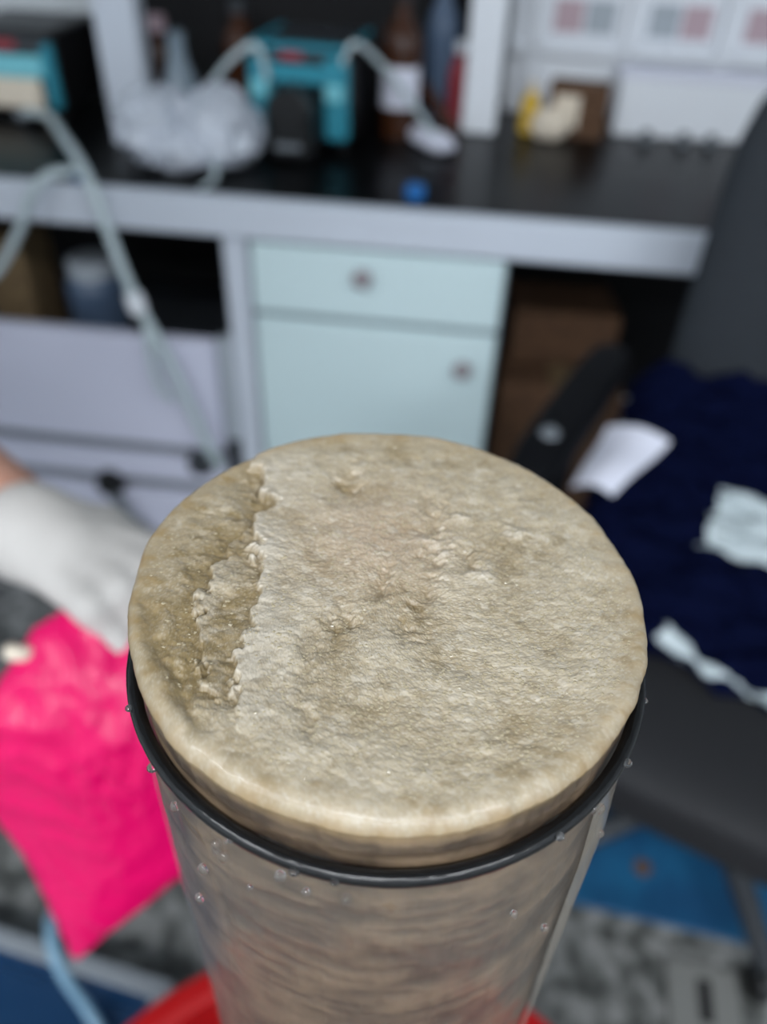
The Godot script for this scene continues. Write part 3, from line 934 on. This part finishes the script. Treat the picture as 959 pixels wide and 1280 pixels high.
func person_and_pouch() -> void:
	var t := thing("person", "person bending in from the left, white glove holding the pink pouch", "person")
	var wrist := Vector3(-0.236, 0.862, -0.403)
	var elbow := Vector3(-0.44, 0.872, -0.56)
	var shoulder := Vector3(-0.63, 1.13, -0.505)
	var shoulder2 := Vector3(-0.63, 1.13, -0.86)
	var elbow2 := Vector3(-0.66, 0.86, -0.92)
	var wrist2 := Vector3(-0.76, 0.64, -0.84)
	var hip := Vector3(-0.98, 0.82, -0.59)
	var hip2 := Vector3(-0.98, 0.82, -0.77)
	var knee := Vector3(-0.79, 0.46, -0.6)
	var knee2 := Vector3(-0.79, 0.46, -0.79)
	var ankle := Vector3(-0.84, 0.09, -0.615)
	var ankle2 := Vector3(-0.84, 0.09, -0.78)
	var chest := Vector3(-0.7, 1.08, -0.68)
	var belly := Vector3(-0.86, 0.93, -0.68)
	var neck := Vector3(-0.6, 1.2, -0.68)
	var skull := Vector3(-0.49, 1.33, -0.68)
	var limbs := [
		[chest + Vector3(0, 0, 0.09), belly + Vector3(0, 0, 0.06), 0.1, 0.095], [chest - Vector3(0, 0, 0.09), belly - Vector3(0, 0, 0.06), 0.1, 0.095], [belly, Vector3(-0.98, 0.84, -0.68), 0.12, 0.13],
		[shoulder, shoulder2, 0.06, 0.06], [chest, neck, 0.09, 0.055], [neck, skull, 0.052, 0.052],
		[skull, skull + Vector3(-0.02, 0.03, 0), 0.08, 0.084], [skull + Vector3(0.05, -0.02, 0), skull + Vector3(0.045, -0.075, 0), 0.055, 0.034],
		[skull + Vector3(0.085, 0.0, 0), skull + Vector3(0.108, -0.03, 0), 0.009, 0.013], [skull + Vector3(0.0, 0.0, 0.084), skull + Vector3(0.0, -0.03, 0.082), 0.014, 0.009], [skull + Vector3(0.0, 0.0, -0.084), skull + Vector3(0.0, -0.03, -0.082), 0.014, 0.009],
		[shoulder, elbow, 0.05, 0.04], [elbow, wrist, 0.041, 0.03], [shoulder2, elbow2, 0.05, 0.04], [elbow2, wrist2, 0.04, 0.028],
		[hip, knee, 0.085, 0.058], [knee, ankle, 0.055, 0.038], [hip2, knee2, 0.085, 0.058], [knee2, ankle2, 0.055, 0.038], [ankle, ankle + Vector3(0.15, -0.04, 0), 0.04, 0.03], [ankle2, ankle2 + Vector3(0.15, -0.04, 0), 0.04, 0.03]]
	var body := MeshInstance3D.new()
	body.name = "body"
	body.mesh = blend_mesh(limbs, 0.035, 0.014, M.skin)
	t.add_child(body, true)
	var add := func(called: String, bones: Array, k: float, cell: float, m: Material) -> void:
		var o := MeshInstance3D.new()
		o.name = called
		o.mesh = blend_mesh(bones, k, cell, m)
		t.add_child(o, true)
	add.call("shirt", [[chest + Vector3(0, 0, 0.09), belly + Vector3(0, 0, 0.06), 0.114, 0.112], [chest - Vector3(0, 0, 0.09), belly - Vector3(0, 0, 0.06), 0.114, 0.112], [belly, Vector3(-0.96, 0.86, -0.68), 0.135, 0.146], [shoulder, shoulder2, 0.074, 0.074], [shoulder, shoulder.lerp(elbow, 0.85), 0.066, 0.06], [shoulder2, shoulder2.lerp(elbow2, 0.85), 0.066, 0.06]], 0.04, 0.016, M.shirt)
	add.call("trousers", [[Vector3(-0.98, 0.83, -0.64), Vector3(-0.98, 0.83, -0.72), 0.145, 0.145], [hip, knee, 0.1, 0.075], [knee, ankle, 0.072, 0.06], [hip2, knee2, 0.1, 0.075], [knee2, ankle2, 0.072, 0.06]], 0.03, 0.016, M.trousers)
	for a in [ankle, ankle2]:
		add.call("shoe", [[a + Vector3(-0.03, -0.04, 0), a + Vector3(0.16, -0.05, 0), 0.048, 0.04], [a + Vector3(0.1, -0.055, 0), a + Vector3(0.21, -0.055, 0), 0.042, 0.034], [a, a + Vector3(0, -0.03, 0), 0.048, 0.05]], 0.02, 0.01, M.shoe)
	add.call("hair", [[skull + Vector3(-0.02, 0.045, 0), skull + Vector3(-0.04, -0.01, 0), 0.088, 0.082], [skull + Vector3(0.02, 0.05, 0), skull + Vector3(-0.02, 0.05, 0), 0.074, 0.08]], 0.02, 0.01, M.hair)
	for z in [-0.03, 0.03]:
		var eye := Shape.new()
		eye.ball(skull + Vector3(0.082, -0.004, z), Vector3.ONE * 0.012)
		part("eye", eye, M.eye, t)
	# the gloved hand: palm down, fingers closed round the neck of the pouch
	var d := Vector3(0.9, -0.02, 0.43).normalized()
	var l := Vector3(-0.43, -0.02, 0.9).normalized()
	var up := l.cross(d).normalized()
	if up.y < 0.0:
		up = -up
	var w := wrist
	var bones := hand_bones(w, d, l, up, 1.0)
	add.call("glove", bones, 0.009, 0.0032, M.glove)
	var d2 := Vector3(0.35, -0.9, 0.2).normalized()
	var l2 := Vector3(-0.2, -0.28, 0.94)
	l2 = (l2 - d2 * l2.dot(d2)).normalized()
	var up2 := l2.cross(d2).normalized()
	add.call("glove", hand_bones(wrist2, d2, -l2, up2, 0.35), 0.009, 0.0036, M.glove)
	# the pink pouch hanging from the fist
	var p := thing("pink_pouch", "shiny magenta-pink plastic pouch hanging from the white gloved hand", "pouch")
	var rows := [
		[-0.202, -0.148, -0.352, 0.846], [-0.219, -0.142, -0.338, 0.838], [-0.23, -0.136, -0.32, 0.824], [-0.252, -0.128, -0.302, 0.8], [-0.272, -0.118, -0.295, 0.77], [-0.276, -0.11, -0.293, 0.74],
		[-0.264, -0.105, -0.29, 0.7], [-0.256, -0.118, -0.286, 0.66], [-0.249, -0.153, -0.281, 0.62], [-0.243, -0.19, -0.273, 0.58], [-0.239, -0.216, -0.267, 0.55], [-0.237, -0.233, -0.263, 0.53]]
	var f := FastNoiseLite.new()
	f.seed = 7
	f.frequency = 9.0
	f.fractal_type = FastNoiseLite.FRACTAL_RIDGED
	f.fractal_octaves = 3
	var sides := [[], []]
	for i in 111:
		var r := i / 10.0
		var a: Array = rows[mini(int(r), 10)]
		var b: Array = rows[mini(int(r) + 1, 11)]
		var fr := r - mini(int(r), 10)
		var front := PackedVector3Array()
		var back := PackedVector3Array()
		for k in 61:
			var u := k / 60.0
			var x := lerpf(lerpf(a[0], b[0], fr), lerpf(a[1], b[1], fr), u)
			var z := lerpf(a[2], b[2], fr)
			var y := lerpf(a[3], b[3], fr)
			var bulge := 0.011 * sqrt(maxf(0.0, sin(PI * u))) * clampf((110 - i) / 25.0, 0.0, 1.0) + 0.0008
			var top := 1.0 - smoothstep(25.0, 60.0, i)
			var wob := f.get_noise_2d(x * 2.2 + y * 1.2, y * 1.6 - x) * lerpf(0.002, 0.007, top)
			front.append(Vector3(x, y + 0.004 * sin(u * 5.0 + 1.0), z + bulge + wob))
			back.append(Vector3(x, y + 0.004 * sin(u * 5.0 + 1.0), z - bulge * 0.6 + wob))
		sides[0].append(front)
		sides[1].append(back)
	var s := Shape.new()
	s.grid(sides[0], false, -1.0)
	s.grid(sides[1], false, 1.0)
	part("film", s, M.pink, p)
	var tie := hose([Vector3(-0.229, 0.836, -0.324), Vector3(-0.226, 0.84, -0.318), Vector3(-0.221, 0.838, -0.32), Vector3(-0.219, 0.832, -0.326)], 0.005, 10)
	part("tie", tie, M.cream, p, "cream tie at the neck")


# ---------------------------------------------------------------- the core, its ring and its sleeve
func bent(points: Array, z: float) -> float:
	# x of a polyline of (x, z) at z
	if z <= points[0].y:
		return points[0].x
	for i in points.size() - 1:
		if z <= points[i + 1].y:
			return lerpf(points[i].x, points[i + 1].x, (z - points[i].y) / (points[i + 1].y - points[i].y))
	return points[-1].x


func gap(d: float, width: float) -> float:
	return exp(-d * d / (width * width))


func core_and_sleeve() -> void:
	var fine := FastNoiseLite.new()
	fine.seed = 1; fine.frequency = 1.7; fine.fractal_octaves = 2
	var mid := FastNoiseLite.new()
	mid.seed = 2; mid.frequency = 0.22; mid.fractal_octaves = 4
	var broad := FastNoiseLite.new()
	broad.seed = 3; broad.frequency = 0.045; broad.fractal_octaves = 3
	var cell := FastNoiseLite.new()
	cell.seed = 4; cell.noise_type = FastNoiseLite.TYPE_CELLULAR; cell.frequency = 0.75
	cell.cellular_return_type = FastNoiseLite.RETURN_DISTANCE; cell.fractal_type = FastNoiseLite.FRACTAL_NONE
	var tone := FastNoiseLite.new()
	tone.seed = 4; tone.noise_type = FastNoiseLite.TYPE_CELLULAR; tone.frequency = 0.75
	tone.cellular_return_type = FastNoiseLite.RETURN_CELL_VALUE; tone.fractal_type = FastNoiseLite.FRACTAL_NONE
	var crack := [Vector2(-31.1, -37.0), Vector2(-27.4, -28.4), Vector2(-25.4, -23.0), Vector2(-27.9, -18.9), Vector2(-27.1, -10.1), Vector2(-25.0, -3.2), Vector2(-24.6, 2.2), Vector2(-23.9, 11.4), Vector2(-25.3, 18.9), Vector2(-24.4, 25.8), Vector2(-22.9, 30.6), Vector2(-21.1, 36.6)]
	var ridge := [Vector2(-31.0, -14.0), Vector2(-33.9, -2.7), Vector2(-36.2, 7.1), Vector2(-35.9, 14.0), Vector2(-33.3, 21.2), Vector2(-30.0, 30.0)]
	var groove := [Vector2(-46.0, 6.0), Vector2(-41.3, 17.0), Vector2(-34.2, 27.9), Vector2(-28.9, 36.0)]
	var groove4 := [Vector2(-14.0, 10.0), Vector2(-14.5, 20.2), Vector2(-13.9, 30.2), Vector2(-11.4, 37.6)]
	var pits := [Vector3(7.7, -25.0, 3.2), Vector3(8.8, -17.0, 3.0), Vector3(9.0, -9.9, 3.6), Vector3(6.5, 0.5, 3.6), Vector3(2.9, 9.0, 3.4), Vector3(16.5, -9.0, 2.6), Vector3(-10.5, -33.0, 3.4), Vector3(-8.6, 8.0, 3.0), Vector3(-2.0, -2.0, 3.0)]
	var seg := 960
	var radial := 250
	var arc := 14
	var down := 130
	var pts := []
	var cols := []
	var pale := Color8(172, 160, 138).srgb_to_linear()
	var beige := Color8(154, 139, 112).srgb_to_linear()
	var olive := Color8(122, 104, 68).srgb_to_linear()
	var white := Color8(186, 178, 164).srgb_to_linear()
	var rimc := Color8(152, 138, 113).srgb_to_linear()
	var tan_c := Color8(156, 130, 88).srgb_to_linear()
	var pinkish := Color8(172, 147, 124).srgb_to_linear()
	var greyish := Color8(92, 87, 84).srgb_to_linear()
	var side_a := Color8(106, 89, 71).srgb_to_linear()  # side browns darkened: the weaker light there is painted into them
	var side_b := Color8(64, 53, 43).srgb_to_linear()
	var outline := PackedFloat32Array()
	for j in seg:
		var a := TAU * j / seg
		outline.append(50.5 + 0.7 * broad.get_noise_2d(cos(a) * 30.0 + 200.0, sin(a) * 30.0) + 0.35 * mid.get_noise_2d(cos(a) * 25.0 + 90.0, sin(a) * 25.0))
	for i in radial + arc + down + 1:
		var ring := PackedVector3Array()
		ring.resize(seg)
		var rc := PackedColorArray()
		rc.resize(seg)
		for j in seg:
			var a := TAU * j / seg
			var ca := cos(a)
			var sa := sin(a)
			var soft := 1.8 + 1.5 * smoothstep(-0.3, 0.9, sa)
			var R := outline[j]
			var r := 0.0
			var drop := 0.0
			if i < radial:
				r = (R - soft) * i / (radial - 1.0)
			elif i < radial + arc:
				var f := PI * 0.5 * (i - radial + 1) / arc
				r = R - soft + soft * sin(f)
				drop = soft * (1.0 - cos(f))
			else:
				var f := float(i - radial - arc + 1) / (down + 1)
				drop = soft + (300.0 - soft) * f * (0.25 + 0.75 * f)
				r = R
			var x := r * ca
			var z := r * sa
			var top := clampf(1.0 - drop / 13.0, 0.0, 1.0)
			var lean := -3.7 * top * top * (3.0 - 2.0 * top)
			var rough := smoothstep(0.0, 10.0, R - r) if i < radial + arc else 0.0
			var y := -drop - (0.0325 * z + 0.026 * x) * top
			var col: Color
			if i < radial + arc:
				# the broken, grainy face
				var b0 := broad.get_noise_2d(x, z)
				var m0 := mid.get_noise_2d(x * 0.7, z)
				var c0 := cell.get_noise_2d(x * 0.8 + m0, z * 1.15)
				var f0 := fine.get_noise_2d(x, z)
				var jag := mid.get_noise_2d(x * 0.6 + 31.0, z * 0.6) * 3.6
				var dc := x + 1.8 - bent(crack, z - 2.5) - jag
				var live := smoothstep(-44.0, -34.0, z) * (1.0 - smoothstep(28.0, 40.0, z))
				var deep := live * (0.75 + 1.5 * gap(z + 28.0, 7.0) + 0.7 * mid.get_noise_2d(z * 0.5, 300.0)) * (1.0 - 0.45 * smoothstep(-4.0, 16.0, z))
				var trough := 0.0
				if dc < 0.0:
					trough = exp(dc / 6.5) * deep
				else:
					trough = (1.0 - smoothstep(0.0, 1.5, dc)) * deep
				var plateau := smoothstep(0.2, 1.6, dc) * exp(-dc / 11.0) * live
				var dr := x - bent(ridge, z) - mid.get_noise_2d(x * 0.7 + 80.0, z * 0.7) * 3.6
				var rl := smoothstep(-16.0, -8.0, z) * (1.0 - smoothstep(26.0, 34.0, z))
				var bump := smoothstep(-0.5, 0.9, dr) * exp(-maxf(dr, 0.0) / 4.5) * rl
				var hollow := gap(minf(dr, 0.0) + 1.5, 3.5) * (1.0 if dr < 0.0 else 0.0) * rl
				var dg := x - bent(groove, z) - mid.get_noise_2d(x * 0.7, z * 0.7 + 90.0) * 2.0
				var cut := gap(dg + 1.5, 1.9) * smoothstep(4.0, 12.0, z) * (1.0 - smoothstep(34.0, 39.0, z))
				var d4 := x - bent(groove4, z) - mid.get_noise_2d(x * 0.7 + 50.0, z * 0.7 + 50.0) * 2.4
				var cut4 := gap(d4, 1.6) * smoothstep(10.0, 18.0, z) * (1.0 - smoothstep(34.0, 40.0, z))
				var pit := 0.0
				for q in pits:
					var dx: float = x - q.x + m0 * 3.0
					var dz: float = z - 2.5 - q.y + b0 * 4.0
					pit = maxf(pit, exp(-(dx * dx * 1.7 + dz * dz * 0.6) / (q.z * q.z)))
				var h := 0.8 * b0 + 0.24 * m0 + 0.19 * (-c0 - 0.6) + 0.085 * f0
				var knobs := 0.0
				for q in [Vector3(8.5, -14.0, 2.2), Vector3(10.5, -10.5, 1.8), Vector3(18.0, -5.5, 2.0), Vector3(15.0, -22.0, 1.6), Vector3(27.0, -18.0, 2.0)]:
					knobs = maxf(knobs, exp(-(pow(x - q.x + m0 * 2.5, 2.0) * 0.6 + pow(z - 2.5 - q.y + m0 * 2.0, 2.0) * 1.3) / (q.z * q.z)))
				h += 1.0 * knobs
				h += -1.75 * trough + 0.5 * plateau + 0.75 * bump - 0.7 * hollow - 1.3 * cut - 0.6 * cut4 - 1.6 * pit * (0.6 + 0.6 * absf(m0))
				y += h * (0.3 + 0.7 * rough)
				# colour of the material: pale grains, clearer olive places, creamy rim; fine glints painted on top
				var tv := tone.get_noise_2d(x * 0.8 + m0, z * 1.15)
				col = beige.lerp(pale, clampf(0.4 + 0.9 * b0 + 0.9 * m0 + smoothstep(-8.0, 25.0, x + z) * 0.4, 0.0, 1.0))
				col = col.lerp(white, clampf(0.95 * plateau + 0.8 * bump, 0.0, 1.0) * (0.75 + 0.4 * m0))
				col = col.lerp(white, 0.6 * knobs)
				var clearer := clampf(-0.6 * knobs + 0.85 * trough / maxf(deep, 0.4) * live + 0.7 * hollow + 0.75 * cut + 0.45 * cut4 + 0.55 * pit + 0.6 * smoothstep(0.05, 0.45, m0 * 0.7 - b0 * 0.6) , 0.0, 1.0)
				clearer = clampf(clearer + 0.55 * smoothstep(-30.0, -46.0, x) * (0.8 + m0), 0.0, 1.0)
				col = col.lerp(olive, clearer * 0.9)
				col = col * (1.0 + 0.11 * tv + 0.12 * f0)
				col = col.lerp(pinkish, 0.5 * exp(-(pow(x + 3.0, 2.0) + pow(z + 12.0, 2.0)) / 220.0))
				if tv > 0.84:
					col = col.lerp(white, 0.4 * (1.0 - clearer))
				var glint := fine.get_noise_2d(x * 0.55 + 70.0, z * 1.3)  # pale streaks: small glints put into the face colour
				col = col.lerp(white, 0.6 * smoothstep(0.18, 0.4, glint) * (1.0 - 0.7 * clearer))
				y += 0.07 * smoothstep(0.2, 0.4, glint) * rough
				var edge := 1.0 - smoothstep(0.0, 7.0 + 5.0 * m0, R - r)
				var side_warm := smoothstep(-0.9, -0.2, -sa) 
				col = col.lerp(rimc.lerp(tan_c, clampf(0.25 + m0 + 0.5 * smoothstep(0.3, 0.9, -sa) * gap(ca + 0.25, 0.3), 0.0, 1.0)), edge * (0.35 + 0.3 * side_warm))
				if i >= radial:
					col = col.lerp(tan_c.lerp(side_a, 0.4), 0.8 * smoothstep(0.35, 1.0, float(i - radial) / arc + 0.3 * m0))
			else:
				var lilac := smoothstep(1.9, 2.6, a) * (1.0 - smoothstep(2.9, 3.2, a)) * smoothstep(20.0, 50.0, drop)
				# the cut side: horizontal layers, wet and uneven, with dimmer light painted in
				var n1 := mid.get_noise_3d(ca * 11.0, drop * 1.1, sa * 11.0)
				var n2 := broad.get_noise_3d(ca * 60.0, drop * 0.8, sa * 60.0)
				var n3 := fine.get_noise_3d(ca * 12.0, drop * 1.2, sa * 12.0)
				var inset := 0.5 * n1 + 0.6 * n2 + 0.12 * n3
				r = R - 0.5 - 1.6 * gap(drop - 12.0, 6.0) + inset * clampf((drop - soft) / 4.0, 0.0, 1.0) * 0.6
				r = minf(r, 48.55 if absf(drop - 12.0) < 3.0 else 50.4)
				x = r * ca
				z = r * sa
				col = side_b.lerp(side_a, clampf(0.42 + 0.9 * n1 + 1.0 * n2, 0.0, 1.0))
				col = col.lerp(greyish, 0.55 * lilac * clampf(0.6 + 1.5 * n1, 0.0, 1.0))
				col = col.lerp(tan_c, 0.5 * clampf(1.0 - (drop - soft) / 3.0, 0.0, 1.0)) * (1.0 + 0.15 * n3)
			ring[j] = Vector3(x, y, z + lean) * 0.001
			rc[j] = col
		pts.append(ring)
		cols.append(rc)
	var end := PackedVector3Array()
	var endc := PackedColorArray()
	for j in seg:
		var q: Vector3 = pts[-1][j]
		end.append(Vector3(0, q.y, 0))
		endc.append(side_b)
	pts.append(end)
	cols.append(endc)
	var t := thing("core_sample", "round wet beige granular stone core with a cracked top, upright in the foreground", "core sample", Vector3(CORE_AT.x, CORE_TOP, CORE_AT.z))
	# lowest point on the stand
	var s := Shape.new()
	s.grid(pts, true, 1.0, cols)
	part("stone", s, M.core, t)
	# loose glistening crystals bedded in the face
	var gs := Shape.new()
	var corners := [Vector3(0, 0.6, 0), Vector3(1, 0, 0.1), Vector3(0.2, 0.1, 0.8), Vector3(-0.9, 0, 0.3), Vector3(-0.3, -0.1, -0.8), Vector3(0.1, -0.6, 0)]
	for f in [[0, 1, 2], [0, 2, 3], [0, 3, 4], [0, 4, 1], [5, 1, 2], [5, 2, 3], [5, 3, 4], [5, 4, 1]]:
		gs.poly([corners[f[0]], corners[f[1]], corners[f[2]]], corners[f[0]] + corners[f[1]] + corners[f[2]])
	var mm := MultiMesh.new()
	mm.transform_format = MultiMesh.TRANSFORM_3D
	mm.mesh = gs.mesh(M.grain)
	mm.instance_count = 3800
	for i in mm.instance_count:
		var row: int = clampi(int(sqrt(rng.randf()) * (radial - 4)), 1, radial - 1)
		var j := rng.randi() % seg
		var q: Vector3 = pts[row][j]
		if q.x < -0.022 and rng.randf() < 0.75:
			q = pts[row][rng.randi() % (seg / 4)]
		var size := rng.randf_range(0.00018, 0.00042) * (1.0 + 0.5 * float(rng.randf() > 0.95))
		var bs := Basis.from_euler(Vector3(rng.randf_range(-0.5, 0.5), rng.randf() * TAU, rng.randf_range(-0.5, 0.5))).scaled(Vector3(size * 1.3, size * 0.45, size))
		mm.set_instance_transform(i, Transform3D(bs, q + Vector3(0, size * 0.05, 0)))
	var gi := MultiMeshInstance3D.new()
	gi.name = "crystal_grains"
	gi.multimesh = mm
	gi.set_meta("kind", "stuff")
	t.add_child(gi, true)
	# black ring
	var rg := thing("rubber_ring", "glossy black rubber ring tight round the core just below its top", "ring", Vector3(CORE_AT.x, CORE_TOP - 0.0122, CORE_AT.z))
	var tor := []
	var wob := FastNoiseLite.new()
	wob.seed = 12
	wob.frequency = 0.35
	for i in 21:
		var b := TAU * i / 20.0
		var row := PackedVector3Array()
		for j in 480:
			var a := TAU * j / 480.0
			var rr := 0.05 + (0.0014 + 0.00005 * wob.get_noise_2d(a * 40.0, sin(b) * 2.0)) * cos(b) + 0.0001 * sin(a * 5.0)
			row.append(Vector3(rr * cos(a), (0.00155 + 0.00012 * wob.get_noise_2d(a * 40.0, 50.0 + cos(b) * 2.0)) * sin(b) + 0.0004 * sin(a * 3.0 + 1.0), rr * sin(a)))
		tor.append(row)
	var ts := Shape.new()
	ts.grid(tor, true, -1.0)
	part("ring_body", ts, M.rubber, rg)
	var drops := Shape.new()
	for i in 16:
		var a := rng.randf_range(-0.1, 1.1) * PI
		var rr := 0.0514
		var sz := rng.randf_range(0.0003, 0.0009)
		drops.ball(Vector3(cos(a) * rr, rng.randf_range(-0.0009, 0.0011), sin(a) * rr), Vector3(sz * 1.2, sz * 0.8, sz * 1.2), 6, 10)
	part("water_drops", drops, M.water, rg).set_meta("kind", "stuff")
	# clear sleeve below the ring
	var sl := thing("plastic_sleeve", "clear wet plastic sleeve wrapped round the core below the black ring", "sleeve", Vector3(CORE_AT.x, CORE_TOP, CORE_AT.z))
	var rows := []
	var wr := FastNoiseLite.new()
	wr.seed = 9; wr.frequency = 0.05; wr.fractal_octaves = 3
	var rad := func(a: float, dp: float) -> float:
		var grow := smoothstep(14.0, 40.0, dp)
		return 50.2 + grow * (0.5 + 0.5 * absf(wr.get_noise_3d(cos(a) * 50.0, dp * 0.35 + a * 12.0, sin(a) * 50.0)) + 0.9 * gap(a - 0.55, 0.1) + 0.15 * gap(a - 2.55, 0.12))
	for i in 121:
		var dp := lerpf(13.4, 297.0, i / 120.0)
		var row := PackedVector3Array()
		for j in 360:
			var a := TAU * j / 360.0
			var r: float = rad.call(a, dp)
			row.append(Vector3(r * cos(a), -dp, r * sin(a)) * 0.001)
		rows.append(row)
	var ss := Shape.new()
	ss.grid(rows, true, 1.0)
	part("film", ss, M.sleeve, sl)
	var seam := []
	for i in 61:
		var dp := lerpf(18.0, 296.0, i / 60.0)
		var row := PackedVector3Array()
		for k in 9:
			var a := 0.6 + lerpf(0.13, 0.05, smoothstep(20.0, 200.0, dp)) * (k - 4) / 4.0 - dp * 0.0004
			var r: float = rad.call(a, dp) + 0.25
			row.append(Vector3(r * cos(a), -dp, r * sin(a)) * 0.001)
		seam.append(row)
	var sm := Shape.new()
	sm.grid(seam, false, 1.0)
	part("welded_seam", sm, M.seam_film, sl, "milky welded seam")
	var beads := Shape.new()
	for i in 16:
		var a := rng.randf_range(0.17, 0.83) * PI
		var dp := rng.randf_range(18.0, 90.0) if i > 8 else rng.randf_range(17.0, 22.0)
		var r: float = rad.call(a, dp) * 0.001
		var sz := rng.randf_range(0.0005, 0.0012)
		beads.ball(Vector3(cos(a) * r, -dp * 0.001, sin(a) * r), Vector3(sz, sz * 1.2, sz), 6, 10)
	part("water_drops", beads, M.water, sl).set_meta("kind", "stuff")
